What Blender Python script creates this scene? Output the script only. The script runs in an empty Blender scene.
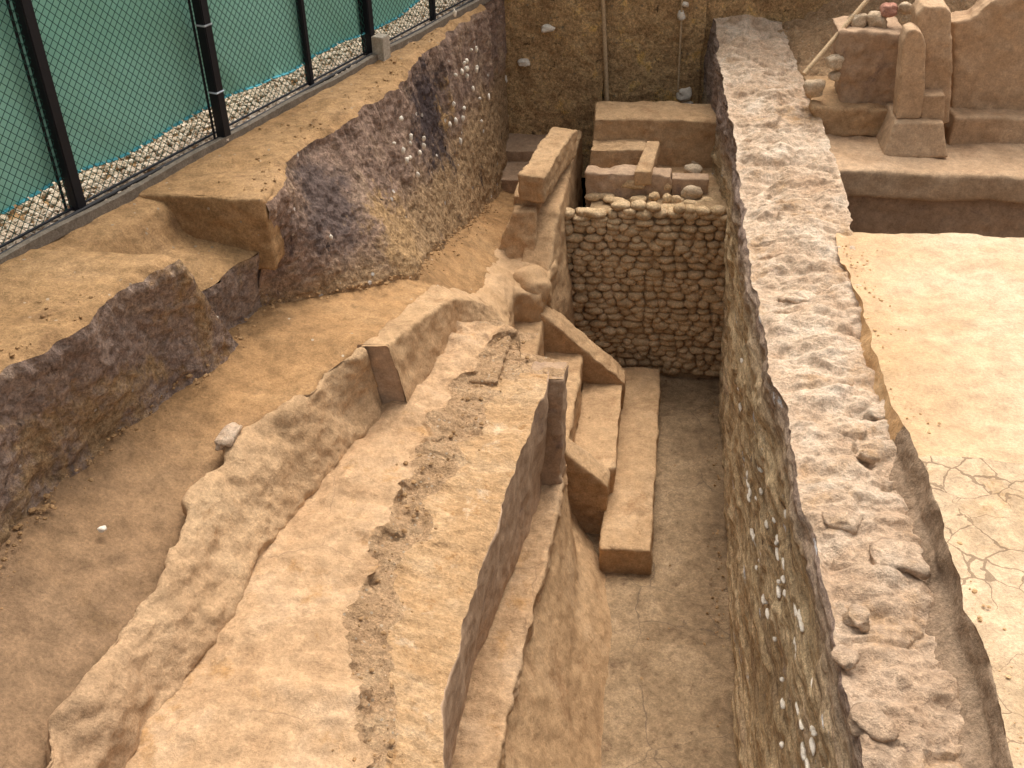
import bpy, bmesh, math, random
import numpy as np
from mathutils import Vector, Matrix
random.seed(7); rng = np.random.default_rng(7)
scene = bpy.context.scene; COL = scene.collection

# ------------------------------------------------------------------ camera maths
F = 1050.0; CX, CY = 512.0, 384.0; NAD = (552.0, 1928.0); VX = 687.0; H = 6.0
def unit(v): v = np.array(v, float); return v/np.linalg.norm(v)
_d = unit([NAD[0]-CX, NAD[1]-CY, F])
_vy = CY-(F*F+(VX-CX)*(NAD[0]-CX))/(NAD[1]-CY)
_Y = unit([VX-CX, _vy-CY, F]); _Z = -_d; _X = np.cross(_Y, _Z)
R = np.array([_X, _Y, _Z])
O = np.array([0, 0, H])
def ray(x, y): return R @ unit([x-CX, y-CY, F])
def P(x, y, z): r = ray(x, y); return r*(z-H)/r[2]+O          # pixel on a level plane
def PY(x, y, Y): r = ray(x, y); return r*Y/r[1]+O              # pixel on a plane across the trench
def PX(x, y, X): r = ray(x, y); return r*X/r[0]+O
def W(x, y, z): return np.array([x, y, z], float)

cam = bpy.data.cameras.new('camera'); co = bpy.data.objects.new('camera', cam); COL.objects.link(co)
cam.sensor_width = 36; cam.lens = F/1024*36; cam.clip_end = 2000; cam.clip_start = 0.05
ax, ay, az = R @ [1, 0, 0], -(R @ [0, 1, 0]), -(R @ [0, 0, 1])
M = Matrix.Identity(4)
for i in range(3): M[i][0] = ax[i]; M[i][1] = ay[i]; M[i][2] = az[i]; M[i][3] = O[i]
co.matrix_world = M; scene.camera = co

# ------------------------------------------------------------------ noise
def _h(ix, iy, iz, s):
    n = (ix.astype(np.int64)*374761393+iy.astype(np.int64)*668265263+iz.astype(np.int64)*2147483647+s*974711) & 0xffffffff
    n = ((n ^ (n >> 13))*1274126177) & 0xffffffff
    n = ((n ^ (n >> 16))*2246822519) & 0xffffffff
    return ((n ^ (n >> 15)) & 0xffffff)/float(0xffffff)
def vn(p, s=0):
    i = np.floor(p).astype(np.int64); f = p-i; f = f*f*f*(f*(f*6-15)+10)
    r = 0
    for a in (0, 1):
        for b in (0, 1):
            for c in (0, 1):
                w = (f[:, 0] if a else 1-f[:, 0])*(f[:, 1] if b else 1-f[:, 1])*(f[:, 2] if c else 1-f[:, 2])
                r = r+w*_h(i[:, 0]+a, i[:, 1]+b, i[:, 2]+c, s)
    return r*2-1
def fbm(p, sc, octs=4, s=0, rough=.5):
    p = p*np.array(sc if np.ndim(sc) else (sc, sc, sc)); r = 0; a = 1
    for o in range(octs):
        r = r+a*vn(p+o*17.3, s+o); p = p*2.03; a *= rough
    return r
def worley(p, sc, s=0):
    p = p*np.array(sc if np.ndim(sc) else (sc, sc, sc)); i = np.floor(p).astype(np.int64)
    f1 = np.full(len(p), 9.); f2 = np.full(len(p), 9.); idv = np.zeros(len(p))
    for a in (-1, 0, 1):
        for b in (-1, 0, 1):
            for c in (-1, 0, 1):
                x, y, z = i[:, 0]+a, i[:, 1]+b, i[:, 2]+c
                q = np.stack([x+_h(x, y, z, s), y+_h(x, y, z, s+1), z+_h(x, y, z, s+2)], 1)
                d = np.linalg.norm(p-q, axis=1); m = d < f1
                f2 = np.where(m, f1, np.minimum(f2, d)); idv = np.where(m, _h(x, y, z, s+5), idv); f1 = np.where(m, d, f1)
    return f1, f2, idv
def warp(p, k=1.0):
    lo = np.stack([fbm(p, 1.7, 3, 11+q*7) for q in range(3)], 1)*.016
    hi = np.stack([fbm(p, 11, 3, 51+q*7) for q in range(3)], 1)*.006
    return p+(lo+hi)*k

# ------------------------------------------------------------------ mesh helpers
class MB:
    def __init__(s): s.v = []; s.f = []; s.m = []; s.n = 0
    def add(s, v, f, m=0):
        s.v.append(np.asarray(v, float)); s.f += [[i+s.n for i in q] for q in f]; s.m += [m]*len(f); s.n += len(v)
    def grid(s, g, m=0, flip=False):
        a, b = g.shape[:2]; idx = np.arange(a*b).reshape(a, b)
        q = np.stack([idx[:-1, :-1], idx[1:, :-1], idx[1:, 1:], idx[:-1, 1:]], -1).reshape(-1, 4)
        if flip: q = q[:, ::-1]
        s.add(g.reshape(-1, 3), q.tolist(), m)
    def build(s, name, mats, parent=None, smooth=True, base=True):
        v = np.concatenate(s.v); me = bpy.data.meshes.new(name)
        o = bpy.data.objects.new(name, me); COL.objects.link(o)
        org = np.zeros(3)
        if parent is not None: o.parent = parent; org = np.array(parent.get('_o', [0, 0, 0]), float)
        elif base: org = np.array([(v[:, 0].min()+v[:, 0].max())/2, (v[:, 1].min()+v[:, 1].max())/2, v[:, 2].min()])
        if parent is None: o.location = org; o['_o'] = list(map(float, org))
        else: o['_o'] = list(map(float, org))
        me.from_pydata((v-org).tolist(), [], s.f)
        for m in (mats if isinstance(mats, (list, tuple)) else [mats]): me.materials.append(m)
        me.polygons.foreach_set('material_index', s.m)
        me.polygons.foreach_set('use_smooth', [smooth]*len(s.f)); me.update()
        return o
def tag(o, label, cat, group=None):
    o['label'] = label; o['category'] = cat
    if group: o['group'] = group
    return o
def struct(o, kind='structure'): o['kind'] = kind; return o
def thing(name, loc, label, cat, group=None):
    o = bpy.data.objects.new(name, None); COL.objects.link(o); o.empty_display_size = .1
    o.location = loc; o['_o'] = list(map(float, loc)); return tag(o, label, cat, group)
def resampY(rail, ys):
    r = np.array(sorted([list(map(float, q)) for q in rail], key=lambda q: q[1]))
    return np.stack([np.interp(ys, r[:, 1], r[:, 0]), ys, np.interp(ys, r[:, 1], r[:, 2])], 1)
def loft(rails, y0, y1, res=.02, blur=0, disp=None, k=1.0, taper=True):
    """surface through rails that run along the trench, sampled at common Y"""
    n = max(2, int((y1-y0)/res)); ys = np.linspace(y0, y1, n)
    rs = [resampY(r, ys) for r in rails]; rows = []
    for a, b in zip(rs[:-1], rs[1:]):
        w = np.linalg.norm(a-b, axis=1).mean(); m = max(2, int(w/res))
        for t in np.linspace(0, 1, m, endpoint=False): rows.append(a*(1-t)+b*t)
    rows.append(rs[-1]); g = np.stack(rows, 0)
    return finish(g, blur, disp, k, taper)
def sheet(c00, c10, c11, c01, res=.02, disp=None, k=1.0, blur=0, taper=True):
    a = max(2, int(max(np.linalg.norm(c10-c00), np.linalg.norm(c11-c01))/res)); b = max(2, int(max(np.linalg.norm(c01-c00), np.linalg.norm(c11-c10))/res))
    u = np.linspace(0, 1, a+1)[:, None, None]; v = np.linspace(0, 1, b+1)[None, :, None]
    return finish((c00*(1-u)+c10*u)*(1-v)+(c01*(1-u)+c11*u)*v, blur, disp, k, taper)
def finish(g, blur, disp, k, taper):
    for _ in range(blur):
        g2 = g.copy(); g2[1:-1] = (g[:-2]+2*g[1:-1]+g[2:])/4; g = g2.copy()
        g2[:, 1:-1] = (g[:, :-2]+2*g[:, 1:-1]+g[:, 2:])/4; g = g2
    if disp is not None:
        du = np.gradient(g, axis=0); dv = np.gradient(g, axis=1); nr = np.cross(du, dv); nr /= np.linalg.norm(nr, axis=2, keepdims=True)+1e-9
        h = disp(g.reshape(-1, 3)).reshape(g.shape[:2])
        if taper:
            a, b = h.shape; ta = np.minimum(np.arange(a), a-1-np.arange(a)); tb = np.minimum(np.arange(b), b-1-np.arange(b))
            h = h*np.clip(ta/4, 0, 1)[:, None]*np.clip(tb/4, 0, 1)[None]
        s = np.sign(nr[..., 2].mean()) if abs(nr[..., 2].mean()) > .15 else np.sign(-(nr*(g-O)).sum(2).mean())
        g = g+nr*h[..., None]*s
    return warp(g.reshape(-1, 3), k).reshape(g.shape)
def solid(mb_or_bm, vox, name, mat, parent=None, disp=None, k=1.0, smooth=2, label=None):
    """solid body: voxel remeshed, softened, roughened, then linked as one mesh"""
    me = bpy.data.meshes.new('tmp'); mb_or_bm.to_mesh(me); mb_or_bm.free()
    o = bpy.data.objects.new('tmp', me); COL.objects.link(o)
    r = o.modifiers.new('r', 'REMESH'); r.mode = 'VOXEL'; r.voxel_size = vox
    if smooth: s = o.modifiers.new('s', 'SMOOTH'); s.iterations = smooth; s.factor = .5
    ev = o.evaluated_get(bpy.context.evaluated_depsgraph_get()); m2 = ev.to_mesh()
    n = len(m2.vertices); v = np.empty(n*3); m2.vertices.foreach_get('co', v); v = v.reshape(-1, 3)
    nr = np.empty(n*3); m2.vertices.foreach_get('normal', nr); nr = nr.reshape(-1, 3)
    f = [list(p.vertices) for p in m2.polygons]; ev.to_mesh_clear(); bpy.data.objects.remove(o); bpy.data.meshes.remove(me)
    if disp is not None: v = v+nr*disp(v)[:, None]
    v = warp(v, k); b = MB(); b.add(v, f); return b.build(name, mat, parent)
def hexa(bm, bot, top):
    """closed body between two rings of world points"""
    a = [bm.verts.new(tuple(p)) for p in bot]; b = [bm.verts.new(tuple(p)) for p in top]; n = len(a)
    bm.faces.new(a[::-1]); bm.faces.new(b)
    for i in range(n): bm.faces.new((a[i], a[(i+1) % n], b[(i+1) % n], b[i]))
    return bm
def fixn(bm): bmesh.ops.recalc_face_normals(bm, faces=bm.faces); return bm
def box(x0, x1, y0, y1, z0, z1):
    bm = bmesh.new(); hexa(bm, [(x0, y0, z0), (x1, y0, z0), (x1, y1, z0), (x0, y1, z0)], [(x0, y0, z1), (x1, y0, z1), (x1, y1, z1), (x0, y1, z1)]); return fixn(bm)
def prism(front, back):
    bm = bmesh.new(); hexa(bm, front, back); return fixn(bm)
def push(pts, d): return [np.array(p)+np.array(d) for p in pts]
def ico(sub=2):
    bm = bmesh.new(); bmesh.ops.create_icosphere(bm, subdivisions=sub, radius=1)
    v = np.array([list(q.co) for q in bm.verts]); f = [[q.index for q in p.verts] for p in bm.faces]; bm.free(); return v, f
ICO2 = ico(2); ICO3 = ico(3)
def rock(c, r, seed, sub=2, rough=.22, sq=.75):
    v, f = ICO2 if sub == 2 else ICO3
    v = np.sign(v)*np.abs(v)**sq; v = v/np.abs(v).max()
    v = v*(1+rough*fbm(v+seed*3.7, 1.3, 3, seed % 97))[:, None]
    a = (seed*1.7) % 1*.8-.4; ca, sa = math.cos(a), math.sin(a)
    v = v*np.array(r); v = np.stack([v[:, 0]*ca-v[:, 1]*sa, v[:, 0]*sa+v[:, 1]*ca, v[:, 2]], 1)
    return v+np.array(c), f

# ------------------------------------------------------------------ materials
def mat(name, cols, scale=3., stretch=(1, 1, 1), bump=.5, fine=60, spots=(), pebble=None, crack=None, rough=.95, mot=.25, strata=None, blots=()):
    def sat(q, a=1.0 if name in ('gravel', 'concrete', 'white_stone', 'weathered_board', 'corridor_earth', 'bank_soil') else 1.1):
        l_ = .3*q[0]+.6*q[1]+.1*q[2]; return tuple(float(min(.9, max(.01, (l_+(x-l_)*a)*k_))) for x, k_ in zip(q, (1.0, .99, .96)))
    cols = [sat(q) for q in cols]; spots = [(a_, b_, c_, sat(d_), e_) for a_, b_, c_, d_, e_ in spots]
    m = bpy.data.materials.new(name); m.use_nodes = True; nt = m.node_tree; N = nt.nodes; L = nt.links
    bs = N['Principled BSDF']; bs.inputs['Roughness'].default_value = rough; bs.inputs['Specular IOR Level'].default_value = .15
    tc = N.new('ShaderNodeNewGeometry').outputs['Position']
    def noise(sc, det=6, ro=.6, st=None, dist=0):
        v = tc
        if st: mp = N.new('ShaderNodeMapping'); mp.inputs['Scale'].default_value = st; L.new(tc, mp.inputs[0]); v = mp.outputs[0]
        n = N.new('ShaderNodeTexNoise'); n.inputs['Scale'].default_value = sc; n.inputs['Detail'].default_value = det
        n.inputs['Roughness'].default_value = ro; n.inputs['Distortion'].default_value = dist; L.new(v, n.inputs['Vector']); return n.outputs['Fac']
    def ramp(src, stops):
        r = N.new('ShaderNodeValToRGB'); L.new(src, r.inputs[0]); e = r.color_ramp.elements
        while len(e) < len(stops): e.new(.5)
        for q, (p, c) in zip(e, stops): q.position = p; q.color = (c if np.ndim(c) else (c, c, c))+((1,) if np.ndim(c) else (1,))
        return r.outputs[0]
    def mix(fac, a, b, mode='MIX'):
        x = N.new('ShaderNodeMix'); x.data_type = 'RGBA'; x.blend_type = mode
        for s, val in ((x.inputs[0], fac), (x.inputs[6], a), (x.inputs[7], b)):
            if hasattr(val, 'links'): L.new(val, s)
            elif np.ndim(val): s.default_value = tuple(val)+(1,)
            else: s.default_value = val
        return x.outputs[2]
    def math_(op, a, b):
        x = N.new('ShaderNodeMath'); x.operation = op
        for s, val in zip(x.inputs, (a, b)):
            if hasattr(val, 'links'): L.new(val, s)
            else: s.default_value = val
        return x.outputs[0]
    k = len(cols); c = ramp(noise(scale, 8, .65, stretch, .4), [(.3+.4*i/(k-1), cols[i]) for i in range(k)])
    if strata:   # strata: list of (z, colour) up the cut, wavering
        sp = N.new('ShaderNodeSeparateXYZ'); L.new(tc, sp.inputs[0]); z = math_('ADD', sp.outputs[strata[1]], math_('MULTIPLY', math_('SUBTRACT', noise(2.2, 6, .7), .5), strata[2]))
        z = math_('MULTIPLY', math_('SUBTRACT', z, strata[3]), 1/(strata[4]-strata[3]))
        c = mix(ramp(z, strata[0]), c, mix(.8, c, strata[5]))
    for (cen, rad, colr) in blots:      # a stain of the soil itself round one point
        vm = N.new('ShaderNodeVectorMath'); vm.operation = 'DISTANCE'; L.new(tc, vm.inputs[0]); vm.inputs[1].default_value = tuple(map(float, cen))
        dd = math_('ADD', math_('MULTIPLY', vm.outputs['Value'], 1/rad), math_('MULTIPLY', math_('SUBTRACT', noise(4.5, 7, .75), .5), 2.6))
        c = mix(ramp(dd, [(.45, 1.), (.85, 0.)]), c, colr)
    for (sc, lo, hi, colr, st) in spots:
        c = mix(ramp(noise(sc, 6, .7, st, .3), [(lo, 0.), (hi, 1.)]), c, colr)
    n2 = noise(scale*7, 5, .7, stretch); lo_, hi_ = 1-mot, 1+mot*.6
    c = mix(1., c, ramp(n2, [(.34, lo_), (.66, hi_)]), 'MULTIPLY')
    nf = noise(fine, 5, .75); c = mix(1., c, ramp(nf, [(.36, 1-mot*.8), (.64, 1+mot*.6)]), 'MULTIPLY')
    ng = noise(fine*2.6, 3, .8); c = mix(1., c, ramp(ng, [(.25, 1-mot*.9), (.5, 1.), (.75, 1+mot*.5)]), 'MULTIPLY')
    hgt = math_('ADD', math_('MULTIPLY', n2, .9), math_('ADD', math_('MULTIPLY', nf, .5), math_('MULTIPLY', ng, .12)))
    if pebble:
        sc, thr, pc, rad = pebble
        v = N.new('ShaderNodeTexVoronoi'); v.inputs['Scale'].default_value = sc; L.new(tc, v.inputs['Vector'])
        s2 = N.new('ShaderNodeSeparateColor'); L.new(v.outputs['Color'], s2.inputs[0])
        on = math_('MULTIPLY', math_('LESS_THAN', v.outputs['Distance'], rad), math_('GREATER_THAN', s2.outputs[0], thr))
        c = mix(on, c, mix(s2.outputs[1], pc, [q*.6 for q in pc])); hgt = math_('ADD', hgt, math_('MULTIPLY', on, .35))
    if crack:
        sc, w, dk = crack
        wn = N.new('ShaderNodeTexNoise'); wn.inputs['Scale'].default_value = 3; wn.inputs['Detail'].default_value = 5; L.new(tc, wn.inputs['Vector'])
        ad = N.new('ShaderNodeVectorMath'); ad.operation = 'MULTIPLY_ADD'; L.new(wn.outputs['Color'], ad.inputs[0]); ad.inputs[1].default_value = (.25, .25, .25); L.new(tc, ad.inputs[2])
        v = N.new('ShaderNodeTexVoronoi'); v.feature = 'DISTANCE_TO_EDGE'; v.inputs['Scale'].default_value = sc; L.new(ad.outputs[0], v.inputs['Vector'])
        wl = math_('MULTIPLY', math_('SUBTRACT', noise(1.6, 3), .38), w*6)
        cf = math_('LESS_THAN', v.outputs['Distance'], wl); c = mix(cf, c, mix(.65, c, dk)); hgt = math_('SUBTRACT', hgt, math_('MULTIPLY', cf, .5))
    b = N.new('ShaderNodeBump'); b.inputs['Strength'].default_value = bump; b.inputs['Distance'].default_value = .03
    L.new(hgt, b.inputs['Height']); L.new(b.outputs[0], bs.inputs['Normal']); L.new(c, bs.inputs['Base Color']); return m
def plain(name, col, rough=.6, metal=0., spec=.3):
    m = bpy.data.materials.new(name); m.use_nodes = True; N = m.node_tree.nodes; b = N['Principled BSDF']
    b.inputs['Roughness'].default_value = rough; b.inputs['Metallic'].default_value = metal; b.inputs['Specular IOR Level'].default_value = spec
    n = N.new('ShaderNodeTexNoise'); n.inputs['Scale'].default_value = 25; n.inputs['Detail'].default_value = 6
    r = N.new('ShaderNodeValToRGB'); r.color_ramp.elements[0].position = .3; r.color_ramp.elements[1].position = .7
    r.color_ramp.elements[0].color = tuple(q*.75 for q in col)+(1,); r.color_ramp.elements[1].color = tuple(min(1, q*1.15) for q in col)+(1,)
    g = N.new('ShaderNodeNewGeometry'); L = m.node_tree.links; L.new(g.outputs[0], n.inputs['Vector']); L.new(n.outputs['Fac'], r.inputs[0]); L.new(r.outputs[0], b.inputs['Base Color']); return m

m_ground = mat('tan_soil', [(.29, .175, .09), (.36, .225, .12), (.41, .265, .15)], 1.6, bump=.6, mot=.3, spots=[(4, .55, .7, (.24, .145, .08), None)], pebble=(20, .9, (.4, .3, .2), .2))
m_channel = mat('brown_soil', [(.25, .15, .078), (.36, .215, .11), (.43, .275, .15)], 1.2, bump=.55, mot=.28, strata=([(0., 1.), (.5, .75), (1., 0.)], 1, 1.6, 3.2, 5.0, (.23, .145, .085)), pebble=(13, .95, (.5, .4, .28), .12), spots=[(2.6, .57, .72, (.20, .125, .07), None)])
m_bank = mat('bank_soil', [(.23, .16, .13), (.34, .245, .195), (.43, .31, .225)], 3.2, bump=1.1, fine=45, mot=.42,
    spots=[(2.2, .56, .66, (.31, .18, .085), (1, 1, 1)), (7, .62, .68, (.09, .06, .05), (1, 1, .4)), (1.7, .52, .6, (.40, .26, .14), (1, 1, .6))], pebble=(14, .95, (.65, .55, .45), .14))
m_bankfar = mat('layered_bank_soil', [(.24, .165, .13), (.34, .235, .18), (.42, .30, .21)], 3.2, bump=1.1, fine=45, mot=.42,
    strata=([(0., 1.), (.45, .9), (.75, 0.)], 2, .6, 2.0, 2.9, (.46, .29, .14)),
    spots=[(2.1, .60, .68, (.075, .05, .048), (1, 1, .5)), (5, .64, .7, (.04, .03, .028), (1, 1, 1))], pebble=(11, .90, (.7, .6, .5), .2),
    blots=[(PX(452, 110, -1.78), .75, (.085, .06, .055)), (PX(330, 195, -2.25), .5, (.17, .12, .10)), (PX(478, 110, -1.6), .45, (.56, .34, .15)), (PX(420, 225, -1.75), .6, (.50, .31, .15))])
m_plaster = mat('mud_plaster', [(.37, .24, .14), (.46, .305, .18), (.52, .36, .225)], 1.8, bump=.5, mot=.22, spots=[(3.5, .54, .68, (.34, .21, .12), None), (9, .62, .7, (.30, .19, .11), None)])
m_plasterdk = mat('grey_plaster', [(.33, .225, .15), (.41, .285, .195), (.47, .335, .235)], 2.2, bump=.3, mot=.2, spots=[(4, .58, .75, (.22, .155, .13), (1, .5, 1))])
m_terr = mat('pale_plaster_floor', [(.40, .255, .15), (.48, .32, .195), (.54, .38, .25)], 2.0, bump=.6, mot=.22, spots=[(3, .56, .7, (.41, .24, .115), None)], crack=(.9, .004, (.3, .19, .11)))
m_rubble = mat('crumbled_edge', [(.38, .245, .14), (.48, .315, .19), (.57, .40, .25)], 6, bump=1.0, fine=50, mot=.32, pebble=(30, .75, (.60, .45, .30), .25))
m_terr2 = mat('orange_plaster_floor', [(.40, .245, .13), (.50, .325, .185), (.58, .41, .26)], 3.0, (.8, 1.3, 1), bump=.8, mot=.26, spots=[(7, .58, .66, (.38, .22, .11), None), (4, .6, .7, (.60, .45, .31), None)])
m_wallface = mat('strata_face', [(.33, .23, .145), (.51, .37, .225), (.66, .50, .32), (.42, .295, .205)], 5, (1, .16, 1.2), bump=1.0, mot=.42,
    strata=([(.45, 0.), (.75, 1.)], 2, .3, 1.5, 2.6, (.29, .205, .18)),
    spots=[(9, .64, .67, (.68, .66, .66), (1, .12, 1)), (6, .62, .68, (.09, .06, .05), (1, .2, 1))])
m_walltop = mat('stony_wall_top', [(.52, .36, .245), (.66, .50, .37), (.80, .67, .54)], 3.0, bump=1.0, mot=.28, strata=([(0., .8), (1., 0.)], 1, 1.5, 3.2, 5.2, (.46, .30, .185)), spots=[(2.4, .55, .7, (.48, .31, .18), None), (6, .62, .72, (.36, .25, .19), None)])
m_floorR = mat('bright_clay', [(.54, .39, .26), (.60, .455, .32), (.64, .50, .37)], 1.1, bump=.5, mot=.2, strata=([(0., .9), (1., 0.)], 0, .8, 1.45, 2.35, (.52, .32, .16)), spots=[(1.2, .54, .7, (.50, .34, .20), None)], pebble=(9, .93, (.4, .26, .15), .09))
m_sand = mat('orange_sand', [(.50, .31, .16), (.60, .39, .22), (.68, .48, .29)], 2, bump=.6, mot=.2)
m_broken = mat('broken_plaster', [(.30, .185, .10), (.43, .28, .16), (.55, .385, .24)], 2.4, bump=.7, mot=.3, spots=[(3.2, .54, .64, (.27, .165, .09), (1, .5, 1))])
m_wall1 = mat('weathered_plaster', [(.38, .245, .14), (.47, .315, .19), (.53, .37, .23)], 2.0, bump=.6, mot=.26, strata=([(0., 1.), (1., 0.)], 1, 1.6, 2.6, 4.2, (.40, .255, .145)), spots=[(3.2, .60, .68, (.33, .205, .115), (1, .5, 1))])
m_cutR = mat('cut_clay', [(.24, .165, .11), (.32, .23, .16), (.38, .28, .20)], 4, bump=.7, mot=.3)
m_path = mat('path_soil', [(.36, .225, .125), (.44, .29, .17), (.50, .34, .21)], 1.5, bump=.35, mot=.18)
m_slab = mat('cracked_clay', [(.48, .34, .215), (.56, .415, .28), (.60, .46, .325)], 1.2, bump=.6, mot=.24, spots=[(2.5, .56, .7, (.45, .30, .17), None)], crack=(5.5, .022, (.16, .10, .06)))
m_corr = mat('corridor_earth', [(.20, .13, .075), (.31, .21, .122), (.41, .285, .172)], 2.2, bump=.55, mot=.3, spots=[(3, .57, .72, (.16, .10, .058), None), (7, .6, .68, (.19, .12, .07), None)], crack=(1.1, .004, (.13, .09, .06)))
m_back = mat('deep_soil', [(.40, .25, .135), (.56, .37, .20), (.70, .49, .28)], 4.5, bump=1.0, mot=.45,
    spots=[(4.5, .57, .66, (.74, .48, .20), None), (8, .62, .68, (.13, .085, .05), None)], pebble=(16, .9, (.36, .27, .16), .2))
m_stone = mat('cobble_stone', [(.50, .35, .21), (.62, .45, .28), (.72, .54, .36)], 6, bump=.7, mot=.3)
m_mortar = mat('mud_mortar', [(.38, .26, .155), (.48, .335, .205)], 6, bump=.8)
m_pale = mat('pale_stone', [(.46, .33, .22), (.58, .45, .32), (.66, .54, .41)], 7, bump=.7, mot=.25)
m_white = mat('white_stone', [(.74, .64, .52), (.88, .79, .67)], 9, bump=.5, mot=.15)
m_gravel = mat('gravel', [(.42, .30, .21), (.62, .49, .37), (.80, .71, .60)], 22, bump=.4, mot=.35)
m_post = plain('black_paint', (.008, .008, .011), .55, 0, .3)
m_wire = plain('dark_wire', (.025, .11, .085), .5, .2)
m_tie = plain('white_tie', (.6, .65, .7), .4)
m_rubber = plain('black_rubber', (.03, .028, .028), .6)
m_board = mat('weathered_board', [(.16, .13, .10), (.27, .22, .17)], 12, (1, 1, 1), bump=.4)
m_conc = mat('concrete', [(.38, .32, .25), (.5, .44, .36)], 9, bump=.5)
m_wood = mat('pale_wood', [(.45, .32, .2), (.58, .43, .28)], 10, bump=.3)
m_cyan = plain('cyan_cord', (.12, .5, .58), .5)
m_pilr = mat('smooth_mud', [(.40, .265, .165), (.48, .33, .215), (.54, .385, .26)], 2.4, bump=.4, mot=.2, spots=[(3, .56, .7, (.36, .235, .15), None)])
m_pink = mat('reddish_stone', [(.42, .2, .15), (.55, .32, .24)], 9, bump=.5)
m_green = bpy.data.materials.new('green_shade_cloth'); m_green.use_nodes = True
_n = m_green.node_tree.nodes; _b = _n['Principled BSDF']; _b.inputs['Roughness'].default_value = .85
_w = _n.new('ShaderNodeTexNoise'); _w.inputs['Scale'].default_value = 2.2; _w.inputs['Detail'].default_value = 7
_r = _n.new('ShaderNodeValToRGB'); _r.color_ramp.elements[0].position = .3; _r.color_ramp.elements[1].position = .7
_r.color_ramp.elements[0].color = (.23, .52, .40, 1); _r.color_ramp.elements[1].color = (.34, .64, .52, 1)
m_green.node_tree.links.new(_w.outputs['Fac'], _r.inputs[0]); m_green.node_tree.links.new(_r.outputs[0], _b.inputs['Base Color'])

# ------------------------------------------------------------------ TERRAIN: fence ground, cut banks, channel floor
G = 3.3
foot = [W(-3.1, .6, 2.5), P(0, 545, 2.5), P(35, 505, 2.5), P(74, 459, 2.5), P(162, 392, 2.5), P(197, 356, 2.5), P(262, 300, 2.5), P(345, 288, 2.4), P(415, 270, 2.28), P(430, 250, 2.13), P(470, 218, 1.75), P(499, 192, 1.5), W(-1.66, 11.3, 1.45), W(-1.66, 13.5, 1.45)]
edge_near = [W(-3.0, .6, G), P(0, 365, G), P(23, 353, G), P(51, 341, G), P(78, 324, G), P(121, 287, G), P(172, 257, G), W(-2.62, 6, G)]
edge_far = [W(-2.45, 5.0, G), P(268, 190, G), P(300, 150, G), P(345, 115, G), P(390, 85, G), P(430, 45, G), P(470, 15, G), P(495, -10, G), W(-1.62, 13.5, G)]
edge_ledge = [P(191, 300, 2.85), P(225, 275, 2.9), P(262, 243, 2.95), W(-2.3, 6.6, 2.95)]
fb = [P(0, 262, G), P(100, 205, G), P(220, 148, G), P(320, 86, G), P(385, 45, G)]       # line at the fence base
_fd = (fb[-1]-fb[0]); _fd /= np.linalg.norm(_fd); fbx = [fb[0]-_fd*3.5]+fb+[fb[-1]+_fd*7]
def wob(r, a, sd):
    r = resampY(r, np.linspace(r[0][1], max(q[1] for q in r), 300)); r[:, 0] += fbm(r*[0, 1, 0], 5, 5, sd, .6)*a; r[:, 2] += fbm(r*[0, 1, 0], 7, 4, sd+9)*a*.35; return list(r)
edge_near = wob(edge_near, .03, 201); edge_far = wob(edge_far, .045, 202); edge_ledge = wob(edge_ledge, .04, 203)
foot = wob(foot, .015, 204)
def shear(g):
    g = g.copy(); d = np.clip((g[..., 1]-3.6)/1.4, 0, 1)*np.clip(G-g[..., 2], -.02, 1)*.5; g[..., 1] += d; g[..., 0] += d*.42; return g
def lip(e): return [q+[-.05, 0, .0] for q in e], [q+[0, 0, -.035] for q in e], [q+[.015, 0, -.09] for q in e]
far_left = [W(-60, y, G-.02) for y in (-8, 30)]
Yn, Yf = 5.0, 5.85
def rough_soil(p): return fbm(p, 3, 4, 5)*.012+fbm(p, 22, 3, 8)*.004
def cut_face(p):
    f1, f2, _ = worley(p, (5, 5, 7), 4)
    return fbm(p, (1.6, 1.6, .8), 4, 23)*.022+(f2-f1-.3)*.012+fbm(p, 22, 4, 9)*.010
t = MB()
l0, l1, l2 = lip(edge_near)
t.grid(shear(loft([fbx, l0, l1], .6, Yn, .022, disp=rough_soil)), 0)
footd = [q+[.03, 0, -.2] for q in foot]
t.grid(shear(loft([l1, l2, foot, footd], .6, Yn, .014, disp=cut_face)), 1)
lo = [q-[.75, 0, 0] for q in edge_ledge]; lo2 = [W(-3.15, 4.9, 3.02), W(-2.98, 5.9, 3.03)]
t.grid(loft([fbx, [W(-3.35, 4.9, 3.25), W(-3.05, 5.9, 3.26)], lo2, edge_ledge], Yn-.02, Yf+.12, .018, blur=6, disp=rough_soil), 0)
t.grid(loft([edge_ledge, foot, footd], Yn-.02, Yf+.14, .014, disp=cut_face), 1)
a = resampY(edge_near, np.array([Yn]))[0]-[.01, .03, .05]; b = resampY(foot, np.array([Yn]))[0]-[.18, .03, .06]
solid(box(-3.7, b[0]-.02, 4.55, 5.12, 2.1, 3.22), .025, 'terrain', m_bank, disp=cut_face)['kind'] = 'structure'
a = resampY(edge_far, np.array([Yf]))[0]
l0, l1, l2 = lip(edge_far)
t.grid(loft([fbx, l0, l1], Yf-.02, 13.5, .022, disp=rough_soil), 0)
t.grid(loft([l1, l2, foot, footd], Yf-.02, 13.5, .014, disp=cut_face), 2)
# outer sheet of ground reaching the horizon, behind the fence and round the dig
o0 = W(-900, -600, G-.03); 
t.add([W(-900, -600, G-.03), W(-3.0, -600, G-.03), W(-3.4, .6, G-.03), fbx[0]+[.05, 0, -.03], fbx[-1]+[.05, 0, -.03], W(-1.6, 13.5, G-.03), W(-1.6, 900, G-.03), W(-900, 900, G-.03)], [[0, 1, 2, 3, 4, 5, 6, 7]], 0)
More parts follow.
